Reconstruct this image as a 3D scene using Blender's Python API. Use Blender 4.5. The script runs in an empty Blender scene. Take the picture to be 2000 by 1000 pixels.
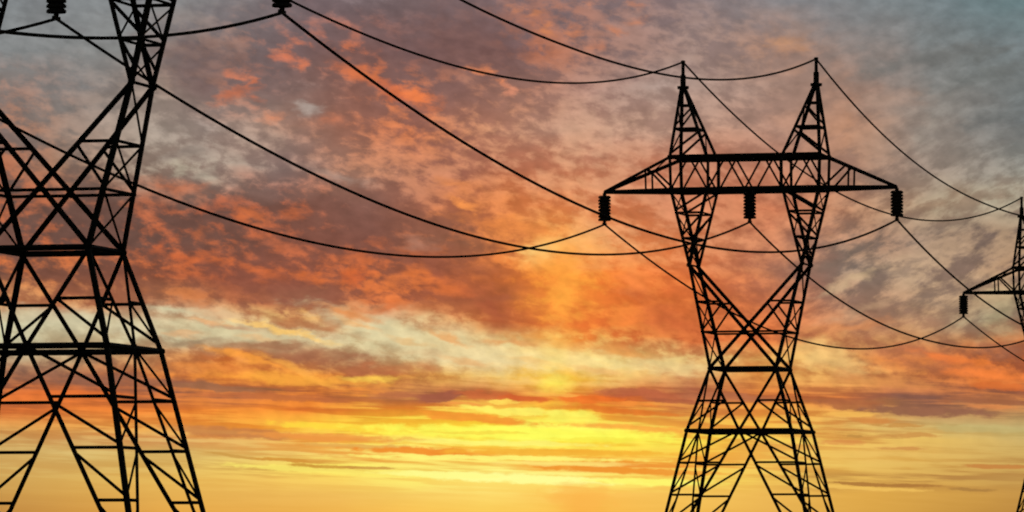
import bpy, bmesh, math, random
from mathutils import Vector, Matrix

scene = bpy.context.scene
random.seed(5)
R = math.radians

# ------------------------------------------------------------------ camera
F_PX = 10726.92                      # focal length measured on the 2000 px wide photograph
PITCH = 0.056557
cam_d = bpy.data.cameras.new('camera')
cam = bpy.data.objects.new('camera', cam_d)
scene.collection.objects.link(cam)
cam.location = (0, 0, 1.7)
cam.rotation_euler = (math.pi / 2 + PITCH, 0, 0)
cam_d.sensor_width = 36.0
cam_d.lens = F_PX / 2000 * 36.0
cam_d.clip_start = 0.5
cam_d.clip_end = 60000
scene.camera = cam
scene.render.resolution_x, scene.render.resolution_y = 1024, 512
scene.render.engine = 'CYCLES'
scene.cycles.pixel_filter_type = 'BLACKMAN_HARRIS'
scene.cycles.filter_width = 2.0      # the photograph is a little soft
scene.cycles.max_bounces = 2
scene.cycles.use_adaptive_sampling = True; scene.cycles.adaptive_threshold = 0.03; scene.cycles.adaptive_min_samples = 12
vs = scene.view_settings
vs.view_transform = 'Standard'; vs.look = 'None'; vs.exposure = 0.0; vs.gamma = 1.0
vs.use_curve_mapping = False

# ------------------------------------------------------------------ sky
SUN_EL, SUN_AZ = R(1.6), R(0.43)     # behind the brightest band of cloud
world = bpy.data.worlds.new('World'); scene.world = world
world.use_nodes = True
NT = world.node_tree; NT.nodes.clear()
world.cycles.sampling_method = 'MANUAL'; world.cycles.sample_map_resolution = 512

def lin(c):
    o = []
    for v in c:
        v = v / 255.0
        o.append(v / 12.92 if v <= 0.04045 else ((v + 0.055) / 1.055) ** 2.4)
    return (o[0], o[1], o[2], 1.0)

def node(t, **k):
    n = NT.nodes.new(t)
    for a, b in k.items(): setattr(n, a, b)
    return n
def link(a, b): NT.links.new(a, b)
def M(op, a, b=None, c=None, clamp=False):
    n = node('ShaderNodeMath', operation=op, use_clamp=clamp)
    for i, v in enumerate((a, b, c)):
        if v is None: continue
        if isinstance(v, (int, float)): n.inputs[i].default_value = v
        else: link(v, n.inputs[i])
    return n.outputs[0]
def mapr(v, a, b, c=0.0, d=1.0, smooth=False):
    n = node('ShaderNodeMapRange'); n.clamp = True
    if smooth: n.interpolation_type = 'SMOOTHSTEP'
    link(v, n.inputs[0])
    for i, x in zip((1, 2, 3, 4), (a, b, c, d)): n.inputs[i].default_value = x
    return n.outputs[0]
def combine(x, y, z=0.0):
    n = node('ShaderNodeCombineXYZ')
    for i, v in enumerate((x, y, z)):
        if isinstance(v, (int, float)): n.inputs[i].default_value = v
        else: link(v, n.inputs[i])
    return n.outputs[0]
def noise(vec, scale=1.0, detail=5.0, rough=0.55, dist=0.0, color=False):
    n = node('ShaderNodeTexNoise'); n.noise_dimensions = '3D'
    link(vec, n.inputs['Vector'])
    n.inputs['Scale'].default_value = scale; n.inputs['Detail'].default_value = detail
    n.inputs['Roughness'].default_value = rough; n.inputs['Distortion'].default_value = dist
    return n.outputs['Color'] if color else n.outputs['Fac']
def mixc(f, a, b, blend='MIX'):
    n = node('ShaderNodeMix', data_type='RGBA', blend_type=blend); n.clamp_factor = True
    if isinstance(f, (int, float)): n.inputs[0].default_value = f
    else: link(f, n.inputs[0])
    for i, v in ((6, a), (7, b)):
        if isinstance(v, tuple): n.inputs[i].default_value = v
        else: link(v, n.inputs[i])
    return n.outputs[2]
def sep(v):
    n = node('ShaderNodeSeparateXYZ'); link(v, n.inputs[0]); return n.outputs

tc = node('ShaderNodeTexCoord')
dx, dy, dz = sep(tc.outputs['Generated'])
az = M('ARCTAN2', dx, dy)                              # 0 = towards the sunset
el = M('ARCSINE', dz)
# angular chart of the sunset: X in 1/11 degree-ish steps to the right, Y downwards from the upper clouds
X = M('ADD', M('MULTIPLY', az, F_PX / 1000), 1.0)
Y = M('SUBTRACT', 0.5 + PITCH * F_PX / 1000, M('MULTIPLY', el, F_PX / 1000))

# warp: clouds drift and fray
wv = combine(M('MULTIPLY', X, 3.0), M('MULTIPLY', Y, 6.0), 3.7)
wr = sep(noise(wv, 1.0, 3.0, 0.5, 0.0, True))
fr = sep(noise(combine(M('MULTIPLY', X, 12.0), M('MULTIPLY', Y, 26.0), 1.3), 1.0, 2.5, 0.5, 0.0, True))
high = mapr(Y, 0.90, 0.62, 0.0, 1.0)                   # calmer, streakier towards the horizon
ampx = mapr(high, 0, 1, 0.10, 0.10)
ampy = mapr(high, 0, 1, 0.012, 0.06)
fampx = mapr(high, 0, 1, 0.06, 0.075)
fampy = mapr(high, 0, 1, 0.010, 0.045)
def warp(v, w1, a1, w2, a2):
    s = M('ADD', v, M('MULTIPLY', M('SUBTRACT', w1, 0.5), a1))
    return M('ADD', s, M('MULTIPLY', M('SUBTRACT', w2, 0.5), a2))
XW = warp(X, wr[0], ampx, fr[0], fampx)
YW = warp(Y, wr[1], ampy, fr[1], fampy)

# rows: (Y, lit cloud / clear sky colours by X, shaded cloud colours by X)
ROWS = [
(-3.0, [(0,(88,102,118)),(2,(88,104,122))], [(0,(78,90,104)),(2,(76,92,110))]),
(-0.5, [(0,(118,126,130)),(1,(126,118,118)),(2,(108,126,132))], [(0,(108,114,118)),(1,(108,100,102)),(2,(98,114,120))]),
(0.0, [(0,(131,136,138)),(.25,(134,137,138)),(.42,(138,136,134)),(.6,(135,120,118)),(.8,(126,112,110)),(.95,(152,118,108)),(1.1,(168,122,104)),(1.3,(158,132,122)),(1.5,(144,138,136)),(1.7,(132,138,140)),(1.85,(125,135,138)),(2,(110,130,130))],
      [(0,(122,126,128)),(.4,(128,126,126)),(.6,(116,102,102)),(.8,(112,96,94)),(.95,(122,102,100)),(1.1,(125,108,106)),(1.3,(130,113,110)),(1.5,(128,125,124)),(1.7,(124,128,130)),(2,(106,124,126))]),
(.1, [(0,(136,138,138)),(.25,(142,142,140)),(.35,(150,126,114)),(.45,(168,126,108)),(.56,(208,122,86)),(.7,(206,116,74)),(.8,(154,110,98)),(.95,(130,96,86)),(1.05,(198,122,84)),(1.2,(170,130,112)),(1.35,(170,145,130)),(1.54,(184,138,108)),(1.65,(158,138,128)),(1.8,(138,138,136)),(2,(126,136,137))],
     [(0,(127,130,130)),(.25,(130,130,128)),(.35,(116,100,98)),(.45,(112,98,96)),(.56,(118,98,95)),(.7,(122,90,82)),(.8,(118,92,88)),(.95,(115,82,75)),(1.05,(120,98,96)),(1.2,(124,103,98)),(1.35,(138,118,110)),(1.54,(142,120,110)),(1.65,(132,124,119)),(1.8,(113,113,110)),(1.9,(106,107,104)),(2,(118,121,121))]),
(.17, [(0,(165,132,118)),(.15,(148,136,130)),(.3,(164,145,132)),(.4,(184,136,110)),(.48,(216,128,90)),(.6,(166,146,136)),(.7,(184,120,92)),(.8,(228,132,80)),(.9,(184,130,104)),(1,(212,140,104)),(1.15,(184,146,126)),(1.3,(176,155,140)),(1.5,(182,150,130)),(1.65,(184,140,116)),(1.8,(145,141,136)),(2,(132,138,136))],
      [(0,(130,120,115)),(.15,(125,122,120)),(.3,(136,119,110)),(.4,(123,99,94)),(.48,(123,103,98)),(.6,(130,104,94)),(.7,(134,94,80)),(.8,(130,97,88)),(.9,(132,98,88)),(1,(140,104,90)),(1.15,(145,110,98)),(1.3,(150,127,114)),(1.5,(150,124,110)),(1.65,(148,119,104)),(1.8,(122,119,114)),(2,(110,112,110))]),
(.25, [(0,(192,130,98)),(.15,(165,140,125)),(.3,(176,160,146)),(.4,(177,160,148)),(.52,(188,155,132)),(.65,(208,135,98)),(.8,(222,134,84)),(.95,(220,158,116)),(1.1,(208,164,132)),(1.3,(202,164,136)),(1.5,(192,150,126)),(1.65,(202,148,114)),(1.8,(168,154,140)),(2,(128,131,131))],
      [(0,(130,110,102)),(.15,(130,118,110)),(.3,(145,130,118)),(.4,(140,124,114)),(.52,(150,124,108)),(.65,(150,104,84)),(.8,(150,97,78)),(.95,(165,114,90)),(1.1,(170,128,105)),(1.3,(164,130,110)),(1.5,(154,123,106)),(1.65,(153,120,103)),(1.8,(134,119,109)),(2,(104,106,104))]),
(.33, [(0,(182,114,84)),(.15,(170,130,105)),(.3,(182,165,146)),(.4,(187,172,152)),(.55,(172,146,130)),(.7,(212,150,112)),(.85,(208,140,102)),(1,(220,154,112)),(1.15,(218,160,118)),(1.3,(212,150,114)),(1.5,(202,144,114)),(1.7,(182,144,120)),(1.85,(176,155,138)),(2,(168,164,152))],
      [(0,(118,94,84)),(.15,(124,100,88)),(.3,(130,108,95)),(.4,(142,121,108)),(.55,(130,108,99)),(.7,(150,111,90)),(.85,(148,97,79)),(1,(175,107,76)),(1.15,(184,119,86)),(1.3,(184,118,86)),(1.5,(168,113,87)),(1.7,(138,111,97)),(1.85,(134,117,104)),(2,(123,117,108))]),
(.4, [(0,(195,110,73)),(.15,(178,110,80)),(.3,(184,105,73)),(.45,(196,105,68)),(.6,(204,110,68)),(.75,(172,124,104)),(.9,(220,135,82)),(1,(232,145,84)),(1.15,(234,160,106)),(1.3,(218,145,103)),(1.5,(213,135,93)),(1.7,(198,150,116)),(1.85,(192,170,140)),(2,(187,175,150))],
     [(0,(108,81,71)),(.15,(108,79,69)),(.3,(108,77,67)),(.45,(111,79,68)),(.6,(119,81,67)),(.75,(130,91,77)),(.9,(165,99,68)),(1,(195,112,62)),(1.15,(200,118,70)),(1.3,(184,109,73)),(1.5,(178,104,72)),(1.7,(148,109,87)),(1.85,(158,129,104)),(2,(149,129,109))]),
(.47, [(0,(212,110,62)),(.15,(206,108,62)),(.3,(208,108,64)),(.45,(198,105,65)),(.6,(180,99,68)),(.75,(174,95,64)),(.9,(206,110,66)),(1,(238,136,70)),(1.07,(252,182,100)),(1.2,(244,160,102)),(1.35,(228,145,103)),(1.5,(218,140,98)),(1.65,(197,145,113)),(1.8,(177,145,119)),(2,(172,140,109))],
      [(0,(114,77,64)),(.3,(109,75,63)),(.45,(116,75,61)),(.6,(127,77,61)),(.75,(129,79,64)),(.9,(144,84,63)),(1,(186,98,57)),(1.07,(228,132,62)),(1.2,(216,114,60)),(1.35,(200,109,69)),(1.5,(169,104,77)),(1.65,(129,104,89)),(1.8,(118,99,87)),(2,(114,91,79))]),
(.54, [(0,(220,120,62)),(.15,(215,120,67)),(.3,(210,108,58)),(.45,(196,98,57)),(.6,(214,110,62)),(.75,(228,115,58)),(.85,(236,124,60)),(1,(240,124,54)),(1.1,(255,158,56)),(1.2,(248,130,56)),(1.35,(238,124,67)),(1.5,(218,134,88)),(1.65,(198,162,131)),(1.8,(203,167,131)),(2,(192,150,114))],
      [(0,(118,76,60)),(.3,(130,74,53)),(.45,(140,77,57)),(.6,(140,79,59)),(.75,(142,81,58)),(.85,(160,84,56)),(1,(192,95,48)),(1.1,(244,126,48)),(1.2,(228,106,46)),(1.35,(212,100,53)),(1.5,(169,104,77)),(1.65,(124,104,91)),(1.8,(139,111,94)),(2,(133,104,87))]),
(.59, [(0,(232,182,120)),(.1,(228,160,98)),(.2,(218,150,98)),(.3,(198,135,93)),(.45,(206,120,72)),(.6,(212,130,82)),(.75,(228,124,66)),(.85,(236,124,60)),(1,(222,110,54)),(1.1,(255,166,62)),(1.2,(248,132,58)),(1.35,(233,119,62)),(1.5,(218,124,77)),(1.65,(202,150,114)),(1.8,(197,156,120)),(2,(187,160,120))],
      [(0,(190,119,73)),(.1,(170,99,64)),(.2,(160,94,63)),(.3,(149,94,66)),(.45,(149,84,59)),(.6,(149,89,67)),(.75,(155,84,56)),(.85,(164,89,58)),(1,(166,85,53)),(1.1,(244,132,52)),(1.2,(224,106,46)),(1.35,(202,96,49)),(1.5,(174,99,67)),(1.65,(144,107,87)),(1.8,(139,111,91)),(2,(139,111,84))]),
(.63, [(0,(214,206,168)),(.2,(216,200,160)),(.3,(222,200,160)),(.4,(228,205,158)),(.52,(246,202,126)),(.64,(240,170,94)),(.75,(217,205,160)),(.85,(230,185,126)),(.95,(240,150,80)),(1.05,(240,125,57)),(1.15,(250,134,56)),(1.3,(228,113,58)),(1.5,(233,129,72)),(1.65,(217,150,103)),(1.8,(212,165,119)),(1.9,(180,160,125)),(2,(172,140,109))],
      [(0,(190,180,145)),(.2,(194,178,138)),(.3,(188,148,108)),(.4,(184,143,103)),(.52,(180,114,72)),(.64,(184,109,66)),(.75,(190,149,103)),(.85,(190,114,68)),(.95,(186,95,52)),(1.05,(194,91,46)),(1.15,(228,106,46)),(1.3,(196,92,47)),(1.5,(200,104,57)),(1.65,(169,114,84)),(1.8,(169,124,94)),(1.9,(139,114,91)),(2,(139,111,89))]),
(.665, [(0,(205,198,162)),(.2,(211,196,156)),(.33,(206,196,156)),(.45,(212,202,162)),(.6,(226,212,166)),(.75,(224,210,160)),(.9,(232,212,158)),(1,(242,212,138)),(1.08,(255,227,126)),(1.15,(252,206,106)),(1.25,(238,150,76)),(1.35,(233,124,67)),(1.5,(233,134,72)),(1.6,(228,155,92)),(1.8,(202,150,103)),(2,(198,130,83))],
       [(0,(174,159,125)),(.2,(184,159,119)),(.33,(159,129,97)),(.45,(169,139,104)),(.6,(199,168,118)),(.75,(195,174,128)),(.9,(215,188,136)),(1,(222,160,92)),(1.08,(244,162,70)),(1.15,(232,130,57)),(1.25,(202,98,50)),(1.35,(190,94,53)),(1.5,(190,99,57)),(1.6,(179,109,71)),(1.8,(159,109,79)),(2,(149,97,67))]),
(.7, [(0,(190,165,130)),(.2,(196,160,115)),(.33,(218,160,103)),(.45,(240,150,71)),(.6,(228,170,108)),(.7,(206,180,134)),(.8,(226,206,155)),(.95,(237,212,156)),(1.08,(253,228,142)),(1.2,(248,222,138)),(1.35,(238,202,128)),(1.5,(238,186,102)),(1.6,(244,192,112)),(1.75,(234,140,72)),(1.9,(240,130,58)),(2,(230,125,61))],
     [(0,(139,109,87)),(.2,(149,109,79)),(.33,(174,114,73)),(.45,(195,104,48)),(.6,(159,104,74)),(.7,(164,119,84)),(.8,(200,164,114)),(.95,(216,186,130)),(1.08,(238,198,118)),(1.2,(228,182,102)),(1.35,(195,129,78)),(1.5,(206,140,72)),(1.6,(195,134,76)),(1.75,(164,94,60)),(1.9,(165,91,57)),(2,(159,87,56))]),
(.735, [(0,(195,125,80)),(.2,(207,120,68)),(.33,(234,140,66)),(.45,(244,150,60)),(.58,(255,172,64)),(.68,(228,130,66)),(.75,(240,165,76)),(.85,(250,192,96)),(.95,(244,202,122)),(1.04,(246,206,112)),(1.085,(255,240,72)),(1.12,(250,208,104)),(1.2,(246,200,112)),(1.35,(228,172,108)),(1.5,(238,166,82)),(1.6,(243,186,102)),(1.75,(228,150,82)),(1.9,(230,125,57)),(2,(224,125,62))],
       [(0,(130,89,71)),(.2,(139,87,64)),(.33,(179,104,60)),(.45,(200,109,48)),(.58,(202,115,46)),(.68,(164,91,58)),(.75,(185,104,56)),(.85,(206,135,67)),(.95,(217,161,82)),(1.08,(254,200,58)),(1.2,(224,162,80)),(1.35,(190,119,73)),(1.5,(210,130,60)),(1.6,(205,134,70)),(1.75,(169,99,63)),(1.9,(164,87,50)),(2,(159,84,51))]),
(.772, [(0,(228,120,56)),(.2,(228,115,54)),(.33,(216,125,68)),(.45,(218,125,67)),(.6,(244,140,54)),(.7,(238,145,61)),(.8,(196,116,74)),(.9,(204,114,66)),(1,(234,136,58)),(1.08,(250,156,50)),(1.2,(232,116,52)),(1.35,(196,110,70)),(1.5,(228,130,61)),(1.65,(232,135,67)),(1.75,(195,119,79)),(1.9,(205,124,73)),(2,(216,135,72))],
       [(0,(165,91,56)),(.2,(165,89,53)),(.33,(134,87,71)),(.45,(139,89,71)),(.6,(174,94,53)),(.7,(169,104,64)),(.8,(146,87,66)),(.9,(160,88,56)),(1,(194,100,50)),(1.08,(216,110,44)),(1.2,(202,92,43)),(1.35,(162,90,64)),(1.5,(174,94,53)),(1.65,(178,99,59)),(1.75,(138,91,74)),(1.9,(133,87,69)),(2,(154,94,67))]),
(.8, [(0,(232,125,57)),(.33,(246,140,58)),(.45,(250,152,58)),(.6,(246,140,54)),(.72,(254,192,72)),(.8,(254,208,82)),(.9,(254,204,82)),(1,(254,198,72)),(1.08,(255,230,72)),(1.2,(250,172,62)),(1.35,(238,160,77)),(1.5,(243,166,72)),(1.65,(243,182,92)),(1.8,(190,124,79)),(2,(200,140,84))],
     [(0,(200,104,51)),(.33,(218,118,48)),(.45,(224,120,46)),(.6,(218,114,45)),(.72,(218,125,46)),(.8,(218,125,46)),(.9,(224,120,46)),(1,(224,125,48)),(1.08,(244,172,52)),(1.2,(220,116,44)),(1.35,(190,109,60)),(1.5,(216,130,56)),(1.65,(216,145,68)),(1.8,(138,93,71)),(2,(164,114,77))]),
(.835, [(0,(226,165,88)),(.33,(246,175,82)),(.5,(252,185,70)),(.65,(255,212,68)),(.8,(255,238,78)),(.95,(255,250,92)),(1.08,(255,254,104)),(1.2,(255,244,98)),(1.35,(253,218,90)),(1.5,(248,196,80)),(1.65,(236,192,103)),(1.85,(206,181,115)),(2,(196,175,115))],
       [(0,(196,130,66)),(.33,(222,140,60)),(.5,(234,145,50)),(.65,(248,175,48)),(.8,(250,198,54)),(.95,(252,214,58)),(1.08,(255,242,80)),(1.2,(250,194,66)),(1.35,(238,161,64)),(1.5,(236,160,62)),(1.65,(206,140,70)),(1.85,(196,165,98)),(2,(186,165,104))]),
(.86, [(0,(216,180,110)),(.33,(226,180,108)),(.5,(238,186,100)),(.65,(252,207,92)),(.8,(255,238,102)),(.95,(255,252,102)),(1.08,(255,253,98)),(1.2,(255,246,88)),(1.35,(254,232,84)),(1.5,(247,206,90)),(1.7,(241,196,97)),(1.85,(226,185,98)),(2,(206,175,105))],
      [(0,(200,149,84)),(.33,(206,139,78)),(.5,(224,140,66)),(.65,(238,160,62)),(.8,(248,200,66)),(.95,(252,222,72)),(1.08,(254,228,70)),(1.2,(250,216,64)),(1.35,(243,190,63)),(1.5,(226,160,72)),(1.7,(211,150,73)),(1.85,(216,170,88)),(2,(196,165,94))]),
(.885, [(0,(218,185,114)),(.33,(223,191,114)),(.5,(234,199,112)),(.65,(248,211,110)),(.8,(255,232,112)),(.95,(255,227,100)),(1.08,(254,216,82)),(1.2,(253,212,78)),(1.35,(252,206,80)),(1.5,(246,200,93)),(1.7,(236,190,98)),(2,(211,175,99))],
       [(0,(206,165,94)),(.33,(213,175,98)),(.5,(222,170,87)),(.65,(236,165,72)),(.8,(244,146,50)),(.95,(244,168,58)),(1.08,(248,164,48)),(1.2,(244,170,55)),(1.35,(242,170,61)),(1.5,(236,175,78)),(1.7,(229,178,87)),(2,(200,160,87))]),
(.912, [(0,(215,180,104)),(.33,(226,186,103)),(.5,(248,214,104)),(.65,(255,238,100)),(.8,(255,237,118)),(.95,(255,241,124)),(1.08,(254,228,112)),(1.2,(253,202,98)),(1.35,(252,207,90)),(1.5,(246,205,97)),(1.7,(233,190,98)),(2,(206,165,89))],
       [(0,(206,160,87)),(.33,(211,165,84)),(.5,(206,160,78)),(.65,(216,165,72)),(.8,(238,202,90)),(.95,(243,196,90)),(1.08,(248,170,62)),(1.2,(238,143,52)),(1.35,(238,155,60)),(1.5,(236,175,78)),(1.7,(223,170,78)),(2,(181,130,68))]),
(.936, [(0,(212,170,94)),(.33,(231,186,93)),(.5,(244,199,97)),(.65,(252,214,100)),(.8,(255,243,118)),(.95,(255,253,146)),(1.08,(255,255,146)),(1.2,(255,248,114)),(1.35,(252,222,97)),(1.5,(241,196,90)),(1.7,(229,180,88)),(2,(201,158,84))],
       [(0,(208,164,88)),(.33,(228,178,86)),(.5,(236,186,88)),(.65,(244,198,90)),(.8,(250,214,98)),(.95,(254,224,110)),(1.08,(254,226,108)),(1.2,(250,208,92)),(1.35,(246,200,84)),(1.5,(228,178,80)),(1.62,(186,134,66)),(1.8,(178,126,66)),(2,(190,144,76))]),
(.965, [(0,(205,155,79)),(.33,(232,180,87)),(.5,(236,183,88)),(.65,(242,191,93)),(.8,(249,207,102)),(.95,(254,218,107)),(1.08,(254,206,98)),(1.13,(252,188,80)),(1.2,(252,196,90)),(1.35,(246,196,92)),(1.5,(239,186,88)),(1.7,(226,172,78)),(2,(200,150,74))],
       [(0,(202,151,76)),(.33,(229,176,84)),(.5,(233,179,85)),(.65,(239,187,89)),(.8,(246,202,97)),(.95,(252,212,101)),(1.08,(252,200,90)),(1.13,(250,184,76)),(1.2,(250,192,86)),(1.35,(243,192,88)),(1.5,(236,182,84)),(1.7,(222,168,75)),(2,(197,147,71))]),
(1.0, [(0,(195,140,70)),(.33,(231,170,76)),(.5,(233,173,78)),(.65,(242,183,82)),(.8,(250,196,86)),(.95,(252,206,92)),(1.08,(252,196,84)),(1.13,(250,180,74)),(1.2,(250,189,81)),(1.35,(243,189,85)),(1.5,(233,179,83)),(1.7,(219,165,73)),(2,(191,140,67))],
      [(0,(193,138,68)),(.33,(229,168,74)),(.5,(231,171,76)),(.65,(240,181,80)),(.8,(248,194,84)),(.95,(250,204,90)),(1.08,(250,194,82)),(1.13,(248,178,72)),(1.2,(248,187,79)),(1.35,(241,187,83)),(1.5,(231,177,81)),(1.7,(217,163,71)),(2,(189,138,65))]),
(1.11, [(0,(160,108,58)),(1,(215,155,70)),(2,(160,110,60))], [(0,(158,106,56)),(1,(213,153,68)),(2,(158,108,58))]),
]
def rosy(x, c):                        # the high cloud is dusty pink in the middle, cooler at the right end
    k = max(0.0, min(1.0, (x - 0.3) / 0.3, (1.7 - x) / 0.25)); q = max(0.0, min(1.0, (x - 1.6) / 0.25))
    return (c[0] * (1 + 0.008 * k - 0.02 * q), c[1] * (1 - 0.014 * k - 0.003 * q), c[2] * (1 + 0.012 * k + 0.008 * q))
XF = mapr(XW, 0.0, 2.0)
def ramp(stops):
    n = node('ShaderNodeValToRGB'); cr = n.color_ramp; cr.interpolation = 'LINEAR'
    while len(cr.elements) > 1: cr.elements.remove(cr.elements[-1])
    for i, (x, c) in enumerate(stops):
        e = cr.elements[0] if i == 0 else cr.elements.new(x / 2.0)
        e.position = x / 2.0; e.color = lin(c)
    link(XF, n.inputs[0]); return n.outputs[0]
lit = shade = None
for i, (y, a, b) in enumerate(ROWS):
    if 0.45 < y < 0.65: a, b = [[(x, (c[0], c[1] + (8 if 0.88 < x < 1.45 else 3), c[2] + 5)) for x, c in st] for st in (a, b)]
    if y < 0.45: a, b = [[(x, rosy(x, c)) for x, c in st] for st in (a, b)]
    ca, cb = ramp(a), ramp(b)
    if i == 0: lit, shade = ca, cb
    else:
        f = mapr(YW, ROWS[i - 1][0], y)
        lit, shade = mixc(f, lit, ca), mixc(f, shade, cb)

# cloud texture: where the lit edges and the shaded bellies fall
slant = M('ADD', Y, M('MULTIPLY', X, -0.22))           # the middle clouds sink to the right
puff1 = noise(combine(M('MULTIPLY', X, 7.5), M('MULTIPLY', slant, 15.0), 0.4), 1.0, 3.0, 0.55, 0.1)
puff2 = noise(combine(M('MULTIPLY', X, 24.0), M('MULTIPLY', M('ADD', Y, M('MULTIPLY', X, -0.12)), 42.0), 9.1), 1.0, 5.0, 0.62, 0.2)
puff = M('ADD', M('MULTIPLY', puff1, 0.58), M('MULTIPLY', puff2, 0.56))
puff = M('SUBTRACT', puff, 0.07)
# the heavier, browner cloud banks to the left show only sparse glowing lumps
bank = M('MULTIPLY', M('MULTIPLY', mapr(Y, 0.33, 0.42, 0, 1, True), mapr(Y, 0.62, 0.56, 0, 1, True)), mapr(X, 0.98, 0.82, 0, 1, True))
bank2 = M('MULTIPLY', mapr(Y, 0.24, 0.16, 0, 1, True), M('MULTIPLY', mapr(X, 0.3, 0.42, 0, 1, True), mapr(X, 1.06, 0.95, 0, 1, True)))
puff = M('SUBTRACT', puff, M('MULTIPLY', M('ADD', bank, bank2), 0.055))
rise = M('ADD', Y, M('MULTIPLY', X, 0.42))             # ripples rising to the right
fall = M('SUBTRACT', X, M('MULTIPLY', Y, 0.42))
rip = noise(combine(M('MULTIPLY', fall, 12.0), M('MULTIPLY', rise, 25.0), 5.4), 1.0, 5.0, 0.6, 0.15)
strk = noise(combine(M('MULTIPLY', X, 4.5), M('MULTIPLY', M('ADD', Y, M('MULTIPLY', X, -0.035)), 75.0), 2.2), 1.0, 4.5, 0.55, 0.1)
right = mapr(X, 1.42, 1.62, 0.0, 0.8, True)
up = mapr(Y, 0.70, 0.62, 0.0, 1.0, True)
tex = M('ADD', M('MULTIPLY', puff, M('SUBTRACT', 1.0, M('MULTIPLY', right, up))), M('MULTIPLY', rip, M('MULTIPLY', right, up)))
low = mapr(Y, 0.70, 0.80, 0.0, 1.0, True)
tex = M('ADD', M('MULTIPLY', tex, M('SUBTRACT', 1.0, low)), M('MULTIPLY', strk, low))
mask = mapr(tex, 0.41, 0.60, 0.0, 1.0, True)
calm = M('MULTIPLY', mapr(X, 1.40, 1.60, 0, 0.5, True), mapr(Y, 0.42, 0.25, 0, 1, True))   # thin even veil, upper right
mask = M('ADD', M('MULTIPLY', mask, M('SUBTRACT', 1.0, calm)), M('MULTIPLY', calm, 0.42))
sky_col = mixc(mask, shade, lit)
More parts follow.
